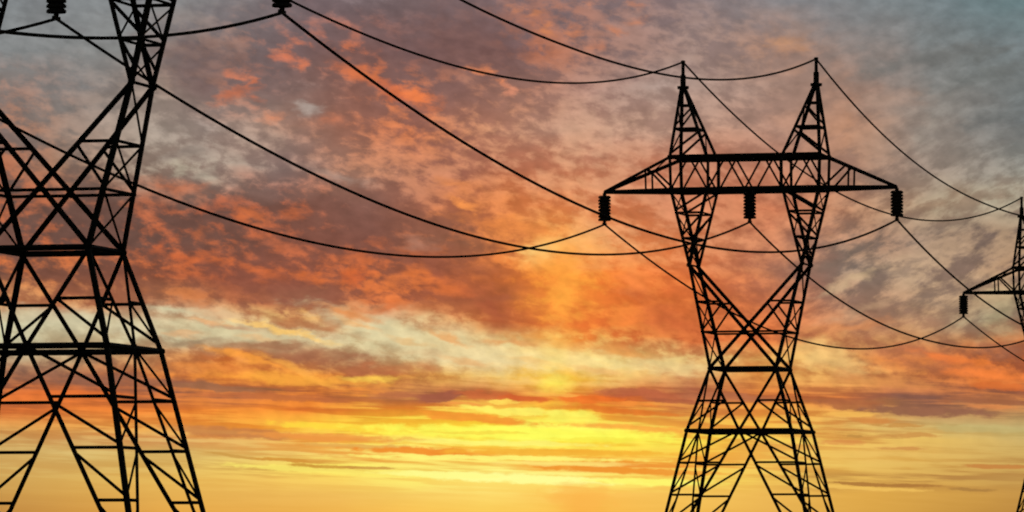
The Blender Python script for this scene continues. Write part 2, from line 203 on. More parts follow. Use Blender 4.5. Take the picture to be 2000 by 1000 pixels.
# cloud banks, gaps and streaks of this particular sunset: (x, y, half length, half thickness, tilt deg, colour, opacity)
ELEMS = [
# upper left mauve banks and their glowing rims
(.42,.13,.10,.035,15,(118,98,95),.65),(.92,.09,.11,.05,10,(119,88,84),.65),(.36,.30,.04,.012,-5,(134,119,110),.7),
(.41,.345,.02,.013,10,(188,177,157),.6),(.355,.33,.02,.009,0,(190,178,155),.6),(.59,.212,.026,.009,10,(177,162,152),.7),
(.555,.117,.026,.007,10,(216,124,92),.8),(.588,.131,.014,.005,40,(210,120,86),.75),(.47,.150,.018,.006,30,(216,128,94),.75),
(.487,.163,.011,.006,-30,(214,115,73),.8),(.46,.185,.034,.009,-20,(194,110,78),.7),(.49,.192,.014,.007,10,(204,115,82),.7),
(.70,.142,.034,.011,25,(216,118,76),.85),(.728,.138,.008,.013,20,(212,118,76),.75),(.758,.171,.028,.009,25,(214,114,74),.8),
(.79,.19,.03,.010,10,(222,115,70),.8),(.818,.192,.03,.012,20,(240,130,76),.85),(.53,.232,.02,.010,0,(220,140,103),.75),
(.65,.235,.02,.010,0,(198,120,88),.6),(.935,.138,.02,.008,5,(234,140,92),.9),(.985,.160,.011,.006,20,(230,140,98),.8),(1.0,.178,.009,.008,0,(224,145,113),.8),
(1.0,.017,.012,.007,0,(206,130,92),.7),(1.037,.027,.014,.006,-15,(204,130,92),.7),(1.07,.055,.011,.009,0,(210,132,90),.75),(1.13,.063,.013,.009,0,(206,128,90),.7),
(1.21,.066,.013,.006,20,(204,128,92),.7),(1.245,.043,.020,.006,0,(200,130,98),.65),(1.24,.012,.013,.005,10,(198,130,100),.6),(1.15,.008,.012,.005,0,(200,130,98),.6),(1.17,.10,.014,.007,20,(196,128,100),.6),(1.54,.085,.03,.013,-10,(186,138,106),.6),
# upper right grey wisps
(1.80,.118,.10,.012,-13,(110,110,107),.65),(1.93,.15,.07,.014,-16,(106,108,105),.6),(1.94,.110,.05,.008,-18,(104,106,103),.55),(1.95,.235,.07,.012,-10,(102,104,102),.65),(1.72,.20,.06,.012,-8,(172,142,124),.4),
# middle: lumps on the brown bank
(.34,.365,.05,.010,12,(196,110,72),.6),(.43,.40,.03,.007,-12,(190,104,72),.6),(.485,.42,.03,.008,20,(206,110,64),.65),(.575,.418,.026,.009,-12,(206,108,64),.7),
(.315,.485,.02,.008,-25,(206,105,62),.7),(.40,.455,.016,.014,60,(186,102,64),.6),(.36,.51,.03,.007,8,(202,102,58),.7),(.42,.508,.035,.007,6,(206,106,60),.7),
(.51,.528,.04,.007,16,(214,110,62),.75),(.625,.545,.04,.008,10,(218,112,58),.75),(.69,.54,.018,.014,10,(216,104,54),.7),(.725,.56,.010,.018,10,(224,120,64),.75),(.78,.55,.03,.008,-15,(224,122,66),.7),
(.36,.578,.05,.008,8,(214,126,72),.7),(.50,.565,.09,.018,6,(146,86,66),.6),(.60,.58,.06,.012,8,(150,95,72),.55),(.75,.596,.04,.008,-10,(216,112,58),.7),
(.83,.545,.035,.010,22,(230,122,62),.8),(.885,.565,.035,.010,16,(226,118,62),.75),(.87,.515,.07,.022,14,(150,86,64),.65),(.96,.605,.05,.026,35,(170,88,58),.75),(.83,.60,.04,.010,6,(190,110,66),.6),
(1.24,.57,.03,.018,20,(200,98,58),.5),(1.29,.62,.05,.02,15,(196,96,54),.6),(1.26,.54,.03,.012,-20,(250,140,72),.6),(1.19,.52,.05,.008,0,(248,160,88),.5),
(.90,.36,.04,.008,15,(228,138,80),.5),(.91,.395,.018,.007,20,(246,150,78),.8),(1.02,.445,.06,.014,10,(246,150,76),.6),(.95,.435,.06,.010,12,(236,138,72),.6),(.82,.475,.03,.01,10,(168,120,100),.6),(.66,.345,.05,.008,14,(176,150,136),.5),
# sun pillar
(1.085,.60,.050,.12,0,(255,148,58),.3),(1.10,.575,.034,.06,0,(255,170,68),.42),(1.055,.487,.035,.014,-14,(255,206,122),.8),(1.085,.53,.03,.05,0,(255,160,66),.45),
# the pale gaps under the bank
(.12,.625,.22,.018,6,(210,200,164),.6),(.34,.605,.045,.007,6,(216,206,166),.8),(.435,.613,.05,.005,8,(226,188,142),.7),
(.45,.652,.15,.019,8,(216,202,158),.75),(.75,.650,.13,.021,18,(222,206,160),.8),(.93,.688,.13,.021,9,(236,213,157),.85),(1.12,.702,.12,.017,6,(250,222,146),.75),(1.30,.715,.09,.014,6,(236,208,142),.7),
(.58,.634,.085,.011,14,(176,108,68),.8),(.55,.648,.085,.005,13,(255,204,114),.85),(.44,.640,.05,.005,10,(196,140,104),.55),(.37,.668,.06,.007,-4,(168,140,108),.7),(.68,.612,.05,.008,12,(228,140,76),.7),(.64,.64,.04,.006,-12,(190,130,86),.6),
(.52,.676,.075,.008,1,(164,112,78),.85),(.60,.698,.06,.013,8,(164,104,74),.8),(.66,.692,.06,.010,4,(166,108,76),.7),(.69,.655,.03,.006,10,(196,160,116),.5),(.83,.69,.03,.006,5,(206,166,118),.5),(.83,.72,.03,.012,4,(196,126,76),.7),
(.40,.628,.035,.004,10,(232,172,116),.7),(.36,.650,.03,.005,6,(222,168,116),.6),(.50,.662,.04,.004,6,(226,180,124),.6),(.70,.634,.04,.005,16,(234,170,104),.65),(.80,.668,.04,.005,12,(226,180,118),.6),(.88,.66,.04,.006,18,(236,160,88),.65),(.92,.705,.05,.005,8,(232,170,104),.6),(1.05,.708,.05,.004,5,(244,190,110),.5),(1.18,.722,.05,.005,6,(238,180,108),.6),(1.0,.672,.05,.006,8,(228,150,82),.6),(1.22,.688,.06,.006,10,(236,160,84),.6),
(.50,.705,.10,.007,16,(250,160,66),.85),(.59,.727,.08,.006,22,(252,172,76),.8),(.42,.72,.09,.008,4,(236,142,66),.7),(.60,.742,.14,.008,4,(252,172,66),.7),(.71,.722,.06,.012,6,(184,108,68),.75),(.73,.741,.05,.006,2,(255,206,84),.8),
(.35,.748,.06,.006,2,(150,96,76),.75),(.15,.74,.15,.018,3,(140,98,80),.6),
(1.085,.71,.028,.05,0,(255,228,128),.45),(1.085,.747,.040,.012,0,(255,236,96),.48),
# right: orange cloud over a grey band
(1.62,.70,.07,.024,20,(240,196,122),.7),(1.78,.69,.07,.012,5,(180,108,74),.7),(1.85,.702,.06,.007,10,(240,128,64),.85),(1.84,.718,.11,.011,5,(166,100,68),.7),(1.92,.730,.08,.009,7,(246,132,62),.85),(1.95,.69,.05,.014,4,(158,104,78),.6),(1.94,.755,.06,.007,3,(218,110,52),.7),
(1.70,.745,.10,.010,5,(222,146,80),.6),
(1.66,.55,.06,.007,-24,(206,176,136),.5),(1.70,.60,.07,.007,-18,(198,158,122),.45),(1.76,.53,.05,.006,-26,(128,108,96),.5),(1.64,.51,.05,.008,-22,(122,104,92),.5),(1.75,.615,.06,.008,-10,(140,110,92),.5),(1.66,.64,.07,.008,-12,(222,142,86),.5),(1.95,.62,.03,.03,0,(178,166,126),.5),
# dark streak over the glow
(.42,.757,.09,.006,4,(160,106,74),.85),(.515,.760,.045,.003,2,(150,96,60),.85),(.53,.776,.14,.005,2,(192,108,62),.75),
(.855,.777,.040,.009,-3,(164,92,68),.9),(.955,.773,.055,.008,2,(206,108,60),.8),(1.03,.778,.045,.006,3,(214,98,48),.85),(1.14,.779,.065,.010,3,(238,116,44),.85),(1.26,.770,.085,.009,6,(186,100,66),.85),(1.31,.784,.06,.004,4,(170,92,62),.8),(1.22,.790,.05,.003,3,(240,140,58),.8),(1.42,.776,.09,.008,2,(186,112,74),.8),(1.08,.768,.05,.003,2,(250,180,80),.7),(.90,.789,.05,.003,2,(240,150,70),.7),(.77,.772,.05,.007,-5,(188,112,72),.7),
(.98,.785,.022,.005,2,(255,218,92),.85),(1.2,.802,.11,.005,4,(226,120,44),.8),(1.0,.803,.12,.006,3,(255,240,104),.85),(.94,.819,.13,.007,4,(246,150,52),.9),(1.24,.836,.13,.006,3,(250,164,66),.8),(1.12,.815,.05,.010,2,(255,246,100),.7),
(1.66,.790,.075,.009,4,(170,100,64),.85),(1.80,.803,.12,.010,2,(148,98,74),.9),(1.93,.784,.08,.008,3,(164,100,66),.8),(1.65,.810,.06,.006,1,(248,188,90),.8),(1.93,.797,.05,.004,2,(228,140,78),.6),
(1.70,.822,.045,.006,2,(214,138,68),.75),(1.76,.833,.05,.0035,1,(198,138,68),.8),(1.78,.851,.065,.0035,1,(204,144,74),.8),(1.66,.853,.015,.003,0,(190,138,68),.8),(1.64,.865,.045,.005,2,(216,140,74),.7),(1.76,.876,.05,.0035,1,(206,140,74),.8),(1.92,.838,.09,.008,0,(200,180,116),.6),
# the burning strips
(.45,.845,.13,.010,3,(196,124,72),.8),(.70,.837,.15,.006,4,(255,216,66),.85),(.64,.853,.16,.006,2,(238,152,70),.8),(1.02,.846,.28,.012,1.5,(255,253,92),.8),(.92,.845,.10,.003,1,(246,206,66),.6),(1.18,.858,.10,.004,1,(246,226,70),.6),
(.70,.871,.11,.004,2,(226,168,82),.8),(.83,.881,.13,.006,2,(242,142,46),.95),(1.10,.884,.22,.006,.5,(246,178,56),.85),(.97,.894,.27,.004,1,(255,247,122),.85),(.98,.866,.18,.005,1,(255,246,124),.6),
(.48,.892,.075,.003,6,(204,152,72),.85),(.57,.899,.07,.0035,4,(214,148,58),.85),(.605,.910,.035,.0035,3,(200,140,50),.85),(.66,.912,.045,.003,2,(204,148,58),.85),(.72,.914,.055,.003,1,(204,148,68),.85),(.62,.919,.18,.005,4,(255,237,110),.75),
(1.2,.918,.15,.006,2.5,(240,148,48),.95),(1.36,.924,.07,.004,2,(240,160,62),.7),(1.03,.935,.19,.008,2,(255,255,152),.9),(.86,.927,.12,.005,2,(255,250,140),.8),(1.28,.941,.12,.006,1,(255,250,112),.8),(1.10,.905,.12,.004,1,(254,226,124),.6),
(1.95,.912,.07,.0035,1,(198,128,64),.85),(1.72,.9465,.11,.003,2,(172,118,58),.9),(1.89,.956,.04,.003,3,(170,124,64),.8),(1.68,.953,.14,.003,2,(244,196,96),.7),(1.13,.970,.06,.022,0,(252,184,80),.6),
]
FR = noise(combine(M('MULTIPLY', X, 26.0), M('MULTIPLY', Y, 62.0), 4.9), 1.0, 4.0, 0.6, 0.0, True)
fs = sep(FR)
# streaks keep their place; the higher a cloud, the more its outline frays
fx = M('ADD', X, M('ADD', M('MULTIPLY', M('SUBTRACT', fs[0], 0.5), mapr(high, 0, 1, 0.05, 0.045)), M('MULTIPLY', M('SUBTRACT', fr[0], 0.5), mapr(high, 0, 1, 0.06, 0.07))))
fy = M('ADD', Y, M('ADD', M('MULTIPLY', M('SUBTRACT', fs[1], 0.5), mapr(high, 0, 1, 0.006, 0.022)), M('MULTIPLY', M('SUBTRACT', fr[1], 0.5), mapr(high, 0, 1, 0.007, 0.03))))
FV = combine(fx, fy, 0.0)
ragged = M('MULTIPLY', M('SUBTRACT', fs[2], 0.5), 1.5)
ragged2 = M('ADD', M('MULTIPLY', M('SUBTRACT', puff2, 0.5), -2.6), M('MULTIPLY', M('SUBTRACT', fs[2], 0.5), 1.2))
for (ex, ey, ea, eb, et, ec, eo) in ELEMS:
    ch = node('ShaderNodeVectorMath', operation='MULTIPLY_ADD')       # evaluates the banks one after the other
    link(sky_col, ch.inputs[0]); ch.inputs[1].default_value = (1e-9, 1e-9, 1e-9); link(FV, ch.inputs[2])
    mp = node('ShaderNodeMapping', vector_type='TEXTURE'); link(ch.outputs[0], mp.inputs['Vector'])
    mp.inputs['Location'].default_value = (ex, ey, 0); mp.inputs['Rotation'].default_value = (0, 0, R(et)); mp.inputs['Scale'].default_value = (ea * 1.15, eb * 1.25, 1)
    ln = node('ShaderNodeVectorMath', operation='LENGTH'); link(mp.outputs[0], ln.inputs[0])
    lo, hi, k = (1.18, 0.55, 1.0) if ey > 0.75 else ((1.4, 0.2, 1.05) if ey > 0.62 else (1.75, -0.15, 1.15))
    if ea < 0.06 and ea < eb * 2.2 and eo < 0.95: lo, hi = 1.7, -0.3
    sky_col = mixc(mapr(M('ADD', ln.outputs['Value'], ragged if ey > 0.62 else ragged2), lo, hi, 0.0, min(1, eo * k), True), sky_col, lin(ec))
# fine wisps
fine = noise(combine(M('MULTIPLY', X, 36.0), M('MULTIPLY', M('ADD', Y, M('MULTIPLY', X, -0.1)), 56.0), 7.7), 1.0, 2.0, 0.5, 0.0)
gain = M('ADD', 1.0, M('MULTIPLY', M('SUBTRACT', fine, 0.5), mapr(Y, 0.72, 0.93, 0.55, 0.0)))
hs = node('ShaderNodeVectorMath', operation='SCALE'); link(sky_col, hs.inputs[0]); link(gain, hs.inputs['Scale'])
sky_col = hs.outputs[0]

# the rest of the heavens: a physical twilight sky
nis = node('ShaderNodeTexSky'); nis.sky_type = 'NISHITA'; nis.sun_disc = False
nis.sun_elevation = SUN_EL; nis.sun_rotation = SUN_AZ
nis_s = node('ShaderNodeVectorMath', operation='SCALE'); link(nis.outputs[0], nis_s.inputs[0]); nis_s.inputs['Scale'].default_value = 0.06
away = M('MAXIMUM', mapr(M('ABSOLUTE', az), R(12), R(40), 0, 1, True), mapr(el, R(9), R(28), 0, 1, True))
sky_col = mixc(away, sky_col, nis_s.outputs[0])
bg = node('ShaderNodeBackground'); link(sky_col, bg.inputs[0]); bg.inputs[1].default_value = 1.0
wo = node('ShaderNodeOutputWorld'); link(bg.outputs[0], wo.inputs[0])

# ------------------------------------------------------------------ sun (veiled, almost on the horizon)
sd = bpy.data.lights.new('sun', 'SUN'); sd.energy = 0.6; sd.angle = R(4); sd.color = (1.0, 0.62, 0.30)
sun = bpy.data.objects.new('sun', sd); scene.collection.objects.link(sun)
sdir = Vector((math.sin(SUN_AZ) * math.cos(SUN_EL), math.cos(SUN_AZ) * math.cos(SUN_EL), math.sin(SUN_EL)))
sun.rotation_euler = (-sdir).to_track_quat('-Z', 'Y').to_euler()

# ------------------------------------------------------------------ materials
def steel(name, base, rough, metal, var=0.25, scale=1.5):
    m = bpy.data.materials.new(name); m.use_nodes = True
    nt = m.node_tree; b = nt.nodes['Principled BSDF']
    t = nt.nodes.new('ShaderNodeTexCoord'); n = nt.nodes.new('ShaderNodeTexNoise')
    n.inputs['Scale'].default_value = scale; n.inputs['Detail'].default_value = 5
    nt.links.new(t.outputs['Object'], n.inputs['Vector'])
    r = nt.nodes.new('ShaderNodeValToRGB')
    r.color_ramp.elements[0].position = 0.3; r.color_ramp.elements[1].position = 0.7
    r.color_ramp.elements[0].color = (*[c * (1 - var) for c in base], 1)
    r.color_ramp.elements[1].color = (*[c * (1 + var) for c in base], 1)
    nt.links.new(n.outputs['Fac'], r.inputs[0]); nt.links.new(r.outputs[0], b.inputs['Base Color'])
    b.inputs['Roughness'].default_value = rough; b.inputs['Metallic'].default_value = metal
    return m
MAT_STEEL = steel('weathered_dark_steel', (0.022, 0.021, 0.020), 0.75, 0.0)
for _m in (MAT_STEEL,): _m.node_tree.nodes['Principled BSDF'].inputs['Specular IOR Level'].default_value = 0.15
MAT_PORC = steel('brown_glazed_porcelain', (0.024, 0.014, 0.010), 0.75, 0.0, 0.15)
MAT_WIRE = steel('dull_aluminium_strand', (0.030, 0.027, 0.024), 0.95, 0.0, 0.2, 0.3)
MAT_WIRE.node_tree.nodes['Principled BSDF'].inputs['Specular IOR Level'].default_value = 0.05
MAT_CONC = steel('grey_concrete', (0.28, 0.27, 0.25), 0.9, 0.0, 0.2, 3.0)

# ------------------------------------------------------------------ mesh helpers
COL = scene.collection
def obj(name, bm, mat, parent=None):
    me = bpy.data.meshes.new(name); bm.normal_update(); bm.to_mesh(me); bm.free()
    me.materials.append(mat)
    o = bpy.data.objects.new(name, me); COL.objects.link(o)
    if parent: o.parent = parent
    return o
def angle_bar(bm, A, B, w, out, t=None):
    """rolled steel angle from A to B; its two flanges open away from the direction out"""
    A, B, out = Vector(A), Vector(B), Vector(out)
    d = (B - A).normalized()
    n = (out - d * out.dot(d))
    if n.length < 1e-4: n = d.orthogonal()
    n.normalize(); s = d.cross(n)
    t = t or max(0.02, w * 0.16)
    # heel at +n/2, flanges towards (-n +- s)
    e1 = (-n + s).normalized(); e2 = (-n - s).normalized()
    heel = n * (w * 0.35)
    prof = [heel, heel + e1 * w, heel + e1 * w + e2 * t, heel + (e1 + e2) * t, heel + e2 * w + e1 * t, heel + e2 * w]
    va = [bm.verts.new(A + p) for p in prof]; vb = [bm.verts.new(B + p) for p in prof]
    for i in range(6):
        j = (i + 1) % 6
        bm.faces.new((va[i], va[j], vb[j], vb[i]))
    bm.faces.new(va[::-1]); bm.faces.new(vb)
def flat_bar(bm, A, B, w, out, t=0.03):
    A, B, out = Vector(A), Vector(B), Vector(out)
    d = (B - A).normalized(); n = (out - d * out.dot(d)).normalized(); s = d.cross(n)
    q = [s * w / 2 + n * t / 2, -s * w / 2 + n * t / 2, -s * w / 2 - n * t / 2, s * w / 2 - n * t / 2]
    va = [bm.verts.new(A + p) for p in q]; vb = [bm.verts.new(B + p) for p in q]
    for i in range(4):
        j = (i + 1) % 4; bm.faces.new((va[i], va[j], vb[j], vb[i]))
    bm.faces.new(va[::-1]); bm.faces.new(vb)
def gusset(bm, C, size, normal, t=0.03):
    """six-sided joint plate"""
    C, n = Vector(C), Vector(normal).normalized()
    u = Vector((0, 0, 1)); u = (u - n * u.dot(n))
    if u.length < 1e-3: u = Vector((1, 0, 0))
    u.normalize(); v = n.cross(u); size *= 0.62
    pts = [(0.5, 0.22), (0.22, 0.5), (-0.22, 0.5), (-0.5, 0.22), (-0.5, -0.22), (-0.22, -0.5), (0.22, -0.5), (0.5, -0.22)]
    f = [bm.verts.new(C + (u * a + v * b) * size + n * t / 2) for a, b in pts]
    k = [bm.verts.new(C + (u * a + v * b) * size - n * t / 2) for a, b in pts]
    bm.faces.new(f); bm.faces.new(k[::-1])
    for i in range(8):
        j = (i + 1) % 8; bm.faces.new((f[j], f[i], k[i], k[j]))
def lathe(bm, prof, C, seg=20):
    C = Vector(C); rings = []
    for r, z in prof:
        rings.append([bm.verts.new(C + Vector((r * math.cos(2 * math.pi * i / seg), r * math.sin(2 * math.pi * i / seg), z))) for i in range(seg)])
    for a, b in zip(rings, rings[1:]):
        for i in range(seg):
            j = (i + 1) % seg; bm.faces.new((a[i], a[j], b[j], b[i]))
    bm.faces.new(rings[0][::-1]); bm.faces.new(rings[-1])
def lerp(a, b, t): return Vector(a) + (Vector(b) - Vector(a)) * t

# ------------------------------------------------------------------ the pylon (one built, the others copied)
ZP, AP, ZC, ZT, ZB = 44.226, 5.7175, 42.073, 36.081, 33.244
XO, XI, XOB, XIB, HB = 6.4545, 3.1745, 6.372, 3.1845, 2.061
ARM, ZI, ZN, XN, HN = 12.539, 30.642, 26.98, 4.853, 1.795
ZX, ZW, WW, ZL, WL, WB = 21.324, 18.2516, 2.870, 13.027, 4.4893, 7.193
W_LEG, W_MAIN, W_SEC, W_BELT, W_CH = 0.275, 0.18, 0.125, 0.23, 0.30

pylon = bpy.data.objects.new('pylon', None); COL.objects.link(pylon)
P = pylon
def new(): return bmesh.new()

# four main legs, ground to waist
for sx in (-1, 1):
    for sy in (-1, 1):
        b = new(); o = (sx, sy, 0)
        foot, belt, waist = Vector((sx * WB, sy * WB, 0.25)), Vector((sx * WL, sy * WL, ZL)), Vector((sx * WW, sy * WW, ZW))
        angle_bar(b, foot, belt, W_LEG, o); angle_bar(b, belt, waist, W_LEG, o)
        gusset(b, belt + Vector((0, sy * 0.02, 0)), 0.55, (0, 1, 0.1)); gusset(b, waist + Vector((0, sy * 0.02, 0)), 0.5, (0, 1, 0))
        gusset(b, belt + Vector((sx * 0.02, 0, 0)), 0.55, (1, 0, 0.1)); gusset(b, waist + Vector((sx * 0.02, 0, 0)), 0.5, (1, 0, 0))
        leg = obj('leg', b, MAT_STEEL, P)
        b = new(); lathe(b, [(0.75, -0.9), (0.75, 0.05), (0.45, 0.16), (0.42, 0.25)], (sx * WB, sy * WB, 0))
        obj('footing', b, MAT_CONC, leg)

# lattice of the four faces below the waist
def face_pt(k, u, w, z):            # k face index, u along the face -1..1, w half width at z
    return [Vector((u * w, -w, z)), Vector((w, u * w, z)), Vector((-u * w, w, z)), Vector((-w, -u * w, z))][k]
FN = [(0, -1, 0), (1, 0, 0), (0, 1, 0), (-1, 0, 0)]
for k in range(4):
    b = new(); n = FN[k]
    mid = face_pt(k, 0, WL, ZL)
    for s in (-1, 1):
        wc, bc, ft = face_pt(k, s, WW, ZW), face_pt(k, s, WL, ZL), face_pt(k, s, WB, 0.0)
        # V between waist and belt
        angle_bar(b, wc, mid, W_MAIN, n)
        m = lerp(wc, mid, 0.52); lm = lerp(wc, bc, 0.52)
        angle_bar(b, m, lm, W_SEC, n)
        angle_bar(b, m, lerp(wc, bc, 0.93), W_SEC, n)
        # inverted V from belt centre to the feet
        angle_bar(b, mid, lerp(mid, ft, 0.985), W_MAIN, n)
        lv = [0.0, 0.205, 0.41, 0.62, 0.81]
        for i, t in enumerate(lv):
            pk = lerp(mid, ft, t + (0.02 if i else 0.0))
            if i: angle_bar(b, lerp(mid, ft, t), lerp(bc, ft, t), W_SEC, n)
            if i < 4: angle_bar(b, pk, lerp(bc, ft, lv[i + 1] - 0.012), W_SEC, n)
        for i in (1, 2, 3):
            gusset(b, lerp(mid, ft, lv[i]) + Vector(n) * 0.02, 0.26, n)
    gusset(b, mid + Vector(n) * 0.03, 0.7, n)
    obj('lattice_panel', b, MAT_STEEL, P)
# belts
for z, w, bw in ((ZL, WL, W_BELT), (ZW, WW, W_BELT)):
    b = new()
    for k in range(4):
        angle_bar(b, face_pt(k, -1, w, z), face_pt(k, 1, w, z), bw, FN[k])
        flat_bar(b, face_pt(k, -1, w - 0.04, z - 0.02), face_pt(k, 1, w - 0.04, z - 0.02), bw * 1.15, FN[k])
    if z == ZL:
        for k in range(4): angle_bar(b, face_pt(k, 0, w, z), face_pt((k + 1) % 4, 0, w, z), W_SEC, (0, 0, 1))
    obj('belt', b, MAT_STEEL, P)
# waist to neck: outer legs with side lattice
Z1 = ZX + 0.45 * (ZN - ZX)
def outer(sx, sy, z):
    t = (z - ZW) / (ZN - ZW)
    return Vector((sx * (WW + (XN - WW) * t), sy * (WW + (HN - WW) * t), z))
for sx in (-1, 1):
    b = new()
    for sy in (-1, 1):
        angle_bar(b, outer(sx, sy, ZW), outer(sx, sy, ZN), W_LEG, (sx, sy, 0))
        gusset(b, outer(sx, sy, ZN) + Vector((0, sy * 0.02, 0)), 0.62, (0, 1, 0))
        gusset(b, outer(sx, sy, ZX) + Vector((0, sy * 0.02, 0)), 0.36, (0, 1, 0))
    fl = obj('waist_leg', b, MAT_STEEL, P)
    b = new(); n = (sx, 0, 0)
    lv = [ZW, ZX, Z1, ZN]
    for i in range(3):
        for s in (-1, 1):
            if i == 2 and s == 1: continue
            angle_bar(b, outer(sx, -s, lv[i]), outer(sx, s, lv[i + 1]), W_SEC, (sx, 0, 0.05 * s))
        if i: angle_bar(b, outer(sx, -1, lv[i]), outer(sx, 1, lv[i]), W_SEC, n)
    angle_bar(b, outer(sx, -1, ZN), outer(sx, 1, ZN), W_SEC, n)
    obj('lattice', b, MAT_STEEL, fl)
# crossing braces, near and far face
def cross_pt(s, sy, t):             # along the brace that starts at waist corner s and ends at neck -s
    return lerp((s * WW, sy * WW, ZW), (-s * XN, sy * HN, ZN), t)
for sy in (-1, 1):
    b = new(); n = (0, sy, 0)
    off = Vector((0, 0.05, 0))
    for s in (-1, 1):
        angle_bar(b, cross_pt(s, sy, 0) + off * s, cross_pt(s, sy, 1) + off * s, W_LEG * 0.78, n)
    tx = (ZX - ZW) / (ZN - ZW)
    angle_bar(b, outer(-1, sy, ZX), outer(1, sy, ZX), W_MAIN * 0.68, n)
    t1 = (Z1 - ZW) / (ZN - ZW)
    for s in (-1, 1):
        a = cross_pt(s, sy, t1); e = outer(-s, sy, Z1)
        angle_bar(b, a, e, W_SEC, n)
        angle_bar(b, cross_pt(s, sy, t1 - 0.02), outer(-s, sy, ZX + 0.1), W_SEC, n)
        gusset(b, a + Vector((0, sy * 0.03, 0)), 0.24, n)
    gusset(b, (0, sy * outer(1, 1, ZX).y + sy * 0.02, ZX), 0.42, n)
    obj('cross_brace', b, MAT_STEEL, P)
# neck to bridge: the two arms of the fork
for sx in (-1, 1):
    b = new()
    def fo(sy, t): return lerp((sx * XN, sy * HN, ZN), (sx * XOB, sy * HB, ZB), t)
    def fi(sy, t): return lerp((sx * (XN - 0.12), sy * HN, ZN), (sx * XIB, sy * HB, ZB), t)
    for sy in (-1, 1):
        angle_bar(b, fo(sy, 0), fo(sy, 1), W_LEG, (sx, sy, 0)); angle_bar(b, fi(sy, 0), fi(sy, 1), W_LEG * 0.9, (-sx, sy, 0))
    fa = obj('fork_arm', b, MAT_STEEL, P)
    b = new(); lv = [0.0, 0.36, 0.70, 1.0]
    for sy in (-1, 1):
        n = (0, sy, 0)
        for i in (1, 2): angle_bar(b, fo(sy, lv[i]), fi(sy, lv[i]), W_SEC * 1.1, n)
        for i in (1, 2, 3):
            if i == 1: angle_bar(b, fi(sy, 0.40), fo(sy, 0.12), W_SEC, n)
            else: angle_bar(b, fi(sy, lv[i] - 0.01), fo(sy, lv[i - 1] + 0.03), W_SEC * 1.15, n)
    for f in (fo, fi):
        n = (sx if f is fo else -sx, 0, 0)
        for i in range(3):
            for s in ((-1, 1) if f is fo else ((-1,) if i % 2 else (1,))):
                angle_bar(b, f(s, lv[i] + 0.02), f(-s, lv[i + 1] - 0.02), W_SEC * 0.9, (n[0], 0, 0.05 * s))
            if i: angle_bar(b, f(-1, lv[i]), f(1, lv[i]), W_SEC * 0.9, n)
    obj('lattice', b, MAT_STEEL, fa)
# bridge beam
b = new()
for sy in (-1, 1):
    angle_bar(b, (-XO, sy * HB, ZT), (XO, sy * HB, ZT), W_CH, (0, sy, 0.6))
    angle_bar(b, (-XOB, sy * HB, ZB), (XOB, sy * HB, ZB), W_CH, (0, sy, -0.6))
    flat_bar(b, (-XO, sy * (HB - 0.03), ZT - 0.02), (XO, sy * (HB - 0.03), ZT - 0.02), 0.36, (0, sy, 0))
    flat_bar(b, (-XOB, sy * (HB - 0.03), ZB + 0.02), (XOB, sy * (HB - 0.03), ZB + 0.02), 0.34, (0, sy, 0))
    for x in (-XO, -XI, XI, XO):
        xb = math.copysign(XOB if abs(x) == XO else XIB, x)
        angle_bar(b, (xb, sy * HB, ZB), (x, sy * HB, ZT), W_LEG * 0.9, (math.copysign(1, x), sy, 0))
        gusset(b, (xb, sy * (HB + 0.03), ZB + 0.1), 0.62, (0, 1, 0)); gusset(b, (x, sy * (HB + 0.03), ZT), 0.5, (0, 1, 0))
beam = obj('bridge_beam', b, MAT_STEEL, P)
b = new()
nodes = [-XOB, -XIB, 0, XIB, XOB]
for sy in (-1, 1):
    for a, c in zip(nodes, nodes[1:]):
        m = (a + c) / 2
        angle_bar(b, (a, sy * HB, ZB), (m, sy * HB, ZT), W_SEC, (0, sy, 0)); angle_bar(b, (c, sy * HB, ZB), (m, sy * HB, ZT), W_SEC, (0, sy, 0))
        gusset(b, (m, sy * (HB + 0.03), ZT - 0.1), 0.4, (0, 1, 0))
    gusset(b, (0, sy * (HB + 0.03), ZB + 0.08), 0.6, (0, 1, 0))
for z in (ZB, ZT):
    for i, x in enumerate(nodes):
        angle_bar(b, (x, -HB, z), (x, HB, z), W_MAIN, (0, 0, 1))
        if i < 4: angle_bar(b, (x, HB if i % 2 else -HB, z), (nodes[i + 1], -HB if i % 2 else HB, z), W_SEC, (0, 0, 1))
obj('lattice', b, MAT_STEEL, beam)
